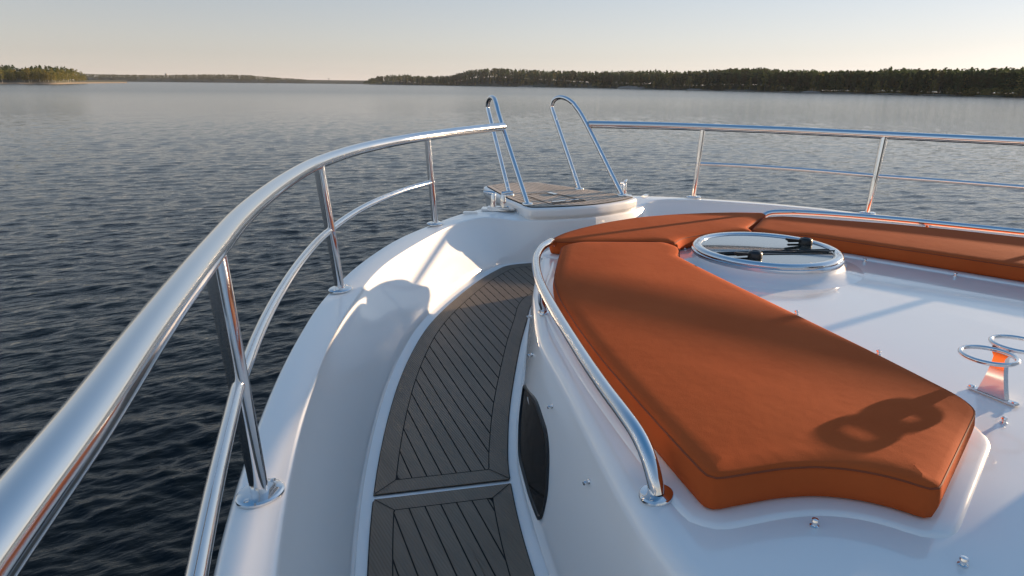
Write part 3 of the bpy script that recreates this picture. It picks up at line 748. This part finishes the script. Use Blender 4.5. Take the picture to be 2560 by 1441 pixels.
def plant(kind, loc, h, label, group):
    me, mt = random.choice(protos[kind])
    r_ = empty(names[kind], loc); r_.scale = (h * random.uniform(.9, 1.25), h * random.uniform(.9, 1.25), h); r_.rotation_euler = (0, 0, random.uniform(0, 6.28))
    c = bpy.data.objects.new('crown', me); COL.objects.link(c); c.parent = r_
    t = bpy.data.objects.new('trunk', mt); COL.objects.link(t); t.parent = r_
    tag(r_, label, 'tree', group)
class Wood:      # many far trees joined
    def __init__(s): s.V = []; s.F = []; s.n = 0
    lib = {}
    def add(s, kind, loc, h, nf=70):
        key = (kind, random.randrange(4), nf)
        if key not in Wood.lib:
            v, f = crown(kind, 31 + key[1] * 7, nf); v = np.array(v) ; v[:, :2] *= 1.25; Wood.lib[key] = (v, f)
        v, f = Wood.lib[key]; a = random.uniform(0, 6.28); c, s_ = math.cos(a), math.sin(a); k = random.uniform(1.0, 1.4) * h
        q = np.stack([(v[:, 0] * c - v[:, 1] * s_) * k, (v[:, 0] * s_ + v[:, 1] * c) * k, v[:, 2] * h], 1) + np.array(loc)
        s.V.append(q); n0 = s.n; s.F += [tuple(i + n0 for i in t) for t in f]; s.n += len(v)
    def build(s, name, material, label):
        V = np.vstack(s.V); me = bpy.data.meshes.new(name); me.from_pydata(V.tolist(), [], s.F); me.materials.append(material)
        o = bpy.data.objects.new(name, me); COL.objects.link(o); tag(o, label, 'forest', kind='stuff'); return o
def px_h(y, px, dist): # height above the water of something seen at row y, column px, at a distance
    hyp = 197.5 + math.tan(roll) * px; return EYE + (hyp - y) * dist / f_px * .955
def land(name, cols, prof, material=EARTH):
    """cols: [(px, dist, hill)], prof: [(extra distance, z as factor of hill, z constant)]"""
    v = []; nC = len(cols)
    for e, k, c in prof:
        for px, d, h in cols: q = shore_pt(px, d + e); v.append((q.x, q.y, k * h + c))
    f = [(r_ * nC + i, r_ * nC + i + 1, (r_ + 1) * nC + i + 1, (r_ + 1) * nC + i) for r_ in range(len(prof) - 1) for i in range(nC - 1)]
    o = link(name, v, f, material, None, sharp=None); tag(o, kind='structure'); return o
# right shore
dR = ([820, 905, 1000, 1100, 1300, 1600, 2000, 2560, 3000, 3600], [1700, 1550, 1400, 1280, 1080, 750, 530, 400, 350, 300])
tR = ([905, 925, 945, 980, 1020, 1050, 1100, 1130, 1150, 1180, 1240, 1300, 1400, 1500, 1600, 1640, 1700, 1780, 1850, 1900, 1960, 2030, 2080, 2150, 2220, 2300, 2400, 2560, 3600],
      [206, 198, 191, 187, 186, 190, 190, 189, 182, 174, 170, 173, 176, 179, 178, 175, 179, 176, 173, 172, 179, 179, 184, 183, 178, 180, 182, 183, 185])
cols = []
for px in np.r_[np.linspace(908, 2700, 130), np.linspace(2720, 3400, 12)]:
    d = ipt(px, *dR); top = px_h(ipt(px, *tR), px, d + 60)
    cols.append((px, d + 6 * math.sin(px * .05) + 4 * math.sin(px * .13), max(1.0, top - 15)))
def hillz(px, e):
    d = ipt(px, *dR); h = max(1.0, px_h(ipt(px, *tR), px, d + 60) - 15); return h * ipt(e, [0, 8, 60, 140, 220], [0, .15, .9, 1.0, .8])
land('right_shore_land', cols, [(-3, 0, -1), (0, 0, .15), (2, 0, .5), (8, .15, .4), (60, .9, 0), (140, 1, 0), (220, .8, 0), (400, 0, -2)])
land('right_shore_sand', [(a, b_ , c) for a, b_, c in cols if 1720 < a < 2400], [(-2.5, 0, -.3), (-.5, 0, .2), (1.0, 0, .45), (3, 0, .3)], SAND)
land('left_shore_land', [(px, 600 + 2 * math.sin(px * .1) + max(0, px - 140) * 2.2, 6 if px < 170 else 3) for px in range(-900, 330, 14)], [(-3, 0, -1), (0, 0, .2), (6, .12, .6), (50, 1, 0), (150, 1, 0), (300, 0, -2)])
land('left_shore_sand', [(px, 598 + 2 * math.sin(px * .1) + max(0, px - 140) * 2.2, 6) for px in range(-900, 320, 14)], [(-3, 0, -.3), (-.5, 0, .25), (2, 0, .6), (7, .1, .5)], SAND)
# individual trees on the right shore
gR = 'dark trees along the wooded right shore'
cnt = 0
sp = []
px = 1000
while px < 2620 and cnt < 235:
    d = ipt(px, *dR); u = random.random(); e = random.choice([3, 6, 12, 20]) + random.uniform(0, 6)
    kind = 'birch' if (u < .16 or (1620 < px < 1680 and u < .5) or (2240 < px < 2420 and u < .3)) else ('pine' if u < .42 else 'spruce')
    h = random.uniform(9, 13.5) if kind != 'birch' else random.uniform(7, 12)
    q = shore_pt(px + random.uniform(-4, 4), d + e); q.z = hillz(px, e) + .3
    sp.append((d, kind, q, h, px)); cnt += 1
    px += random.uniform(3.5, 10) * (1 if px > 1500 else .9)
for d, kind, q, h, px in sp:
    lab = {'birch': 'pale green birch among the dark trees on the right shore', 'pine': 'dark pine on the wooded right shore across the water', 'spruce': 'dark pointed spruce on the wooded right shore across the water'}[kind]
    plant(kind, q, h, lab, {'birch': 'birches on the right shore', 'pine': 'pines on the right shore', 'spruce': 'spruces on the right shore'}[kind])
wd_ = {'spruce': Wood(), 'pine': Wood(), 'birch': Wood()}
for i in range(3400):
    px = 905 + 1750 * random.random() ** .95; d = ipt(px, *dR); e = random.uniform(14, 150); u = random.random()
    kind = 'birch' if u < .13 + .12 * math.sin(px * .02) else ('pine' if u < .4 else 'spruce')
    topz = px_h(ipt(px, *tR), px, d + e); z0 = hillz(px, e); h = random.uniform(11, 16) if kind != 'birch' else random.uniform(8, 12)
    h = min(h, max(3.5, (topz - z0) * random.uniform(.82, 1.06)))
    q = shore_pt(px, d + e); wd_[kind].add(kind, (q.x, q.y, z0), h)
# left shore, birches in the evening light with conifers behind
for i in range(42):
    px = -20 + 240 * (i + random.random()) / 42; e = random.uniform(3, 26); d = 600 + max(0, px - 140) * 2.2 + e
    top = px_h(random.uniform(176, 186) if px < 190 else 192, px, d); q = shore_pt(px, d); q.z = .9 + e * .06
    plant('birch', q, max(4, top - q.z), 'sunlit golden green birch on the low left shore', 'sunlit birches on the left shore')
for i in range(260):
    px = random.uniform(-160, 214); e = random.uniform(28, 110); d = 600 + max(0, px - 140) * 2.2 + e
    y = ipt(px, [-200, 0, 40, 60, 100, 170, 195, 214], [170, 170, 171, 177, 170, 174, 182, 193]) + random.uniform(-1, 8)
    h = px_h(y, px, d) - 3; q = shore_pt(px, d); wd_['spruce' if random.random() < .8 else 'pine'].add('spruce', (q.x, q.y, 3), max(4, h))
for i in range(700):      # low growth along the water's edge
    px = random.uniform(930, 2700); d = ipt(px, *dR); e = random.uniform(2.5, 9); q = shore_pt(px, d + e); kind = random.choice(['spruce', 'pine', 'birch'])
    wd_[kind].add('birch', (q.x, q.y, hillz(px, e) - .8), random.uniform(2.5, 5.5))
wL = Wood(); lw = Wood()
for i in range(240):
    px = random.uniform(-700, 216); e = random.uniform(4, 45); d = 600 + max(0, px - 140) * 2.2 + e; q = shore_pt(px, d)
    lw.add('birch', (q.x, q.y, .8), max(4, px_h(random.uniform(179, 192), px, d)))
# the far middle shores
far_cols = lambda x0, x1, d, h: [(px, d, h) for px in np.linspace(x0, x1, 40)]
land('middle_shore_land', far_cols(205, 1000, 1900, 9), [(-5, 0, -1), (0, 0, .5), (60, 1, 0), (400, 1, 0), (600, 0, -3)])
land('far_shore_land', far_cols(520, 1300, 3400, 7), [(-5, 0, -1), (0, 0, .5), (120, 1, 0), (500, 1, 0), (700, 0, -3)])
ty = ([205, 240, 300, 400, 460, 500, 560, 620, 650, 700, 760, 800], [189, 190, 191, 192, 191, 190, 190, 191, 194, 198, 201, 206])
for i in range(1300):
    px = random.uniform(200, 790); e = random.uniform(5, 300); d = 1900 + e; q = shore_pt(px, d)
    top = px_h(ipt(px, *ty) - 2, px, d); h = min(random.uniform(12, 19), max(3, top * random.uniform(.85, 1.05))); z0 = random.uniform(.3, 1) * max(0, top - h)
    wL.add(random.choice(['spruce', 'spruce', 'birch']), (q.x, q.y, z0), h, 34)
for i in range(420):
    px = random.uniform(540, 1000); e = random.uniform(5, 300); d = 3400 + e; q = shore_pt(px, d)
    top = px_h(ipt(px, [540, 700, 800, 905, 1000], [197, 199, 200.5, 203, 204]), px, d); h = min(16, max(5, top)) * random.uniform(.7, 1); z0 = random.uniform(0, 1) * max(0, top - h)
    wL.add('spruce', (q.x, q.y, z0), h, 34)
wd_['spruce'].build('spruce_forest', SPRUCE, 'dense dark spruce wood behind the shore trees across the water')
wd_['pine'].build('pine_forest', PINE, 'pine crowns filling the wooded hill across the water')
wd_['birch'].build('birch_forest', BIRCH, 'scattered pale green birches in the wooded hill across the water')
lw.build('birch_grove', BIRCH, 'sunlit birch grove in the depth of the left shore')
wL.build('far_forest', PINE, 'low wooded shoreline far away across the lake')
for px, d, y, wdt in ((418, 2100, 186.5, 5), (823, 3500, 197, 7)):
    q = shore_pt(px, d); h = px_h(y, px, d)
    mb = MB().lathe((0, 0, 0), [(wdt * .28, 0), (wdt * .2, h * .6), (wdt * .2, h * .78), (wdt * .6, h * .86), (wdt * .6, h * .96), (wdt * .3, h), (0, h)], 12)
    o = mb.build('water_tower', simple('concrete', (.3, .28, .27), .9)); o.location = q
    tag(o, 'tiny distant tower above the far treeline, %s' % ('left of the middle of the left half' if px < 600 else 'just left of the open gap of water'), 'tower')
# shore rocks
for i, (px, w_, h) in enumerate(((1585, 30, 2.6), (1600, 20, 1.6), (1330, 40, 1.6), (1740, 16, 1.2), (2030, 12, 1.1))):
    d = ipt(px, *dR) - 1; q = shore_pt(px, d); mb = MB(); rng = np.random.RandomState(i)
    v = []; n = 14; prof = [(1, 0), (.93, .4), (.75, .8), (.4, 1.0), (0, 1.02)]
    nz = 1 + .25 * rng.rand(n)
    for r_, z in prof:
        for k in range(n): a = 2 * math.pi * k / n; v.append((w_ * .5 * r_ * nz[k] * math.cos(a), 4 * r_ * nz[k] * math.sin(a), h * z * (1 + .2 * math.sin(k * 2.1)) - .2))
    f = [(r_ * n + k, r_ * n + (k + 1) % n, (r_ + 1) * n + (k + 1) % n, (r_ + 1) * n + k) for r_ in range(4) for k in range(n)]
    mb.add(v, f); o = mb.build('shore_rock', ROCK, sharp=30); o.location = q; o.rotation_euler = (0, 0, -ray_az(px))
    tag(o, ['low grey rock below the trees, right of the boat hoops', 'small rock beside the larger shore rock', 'long low rock at the foot of the wooded right shore', 'low rock on the sandy strip of the right shore', 'small rock by the water near the right end of the shore'][i], 'rock')
# ------------------------------------------------------------------ thin evening haze over the lake
hm = bpy.data.materials.new('haze'); hm.use_nodes = True; n_ = hm.node_tree.nodes; n_.remove(n_['Principled BSDF'])
pv = n_.new('ShaderNodeVolumePrincipled'); pv.inputs['Color'].default_value = (.93, .95, 1, 1); pv.inputs['Density'].default_value = HAZE
hm.node_tree.links.new(pv.outputs[0], n_['Material Output'].inputs['Volume'])
hz = MB().box((CAMLOC.x, CAMLOC.y, 27.0), 24000, 24000, 62).build('haze', hm, smooth=False); tag(hz, kind='stuff')
print('done')
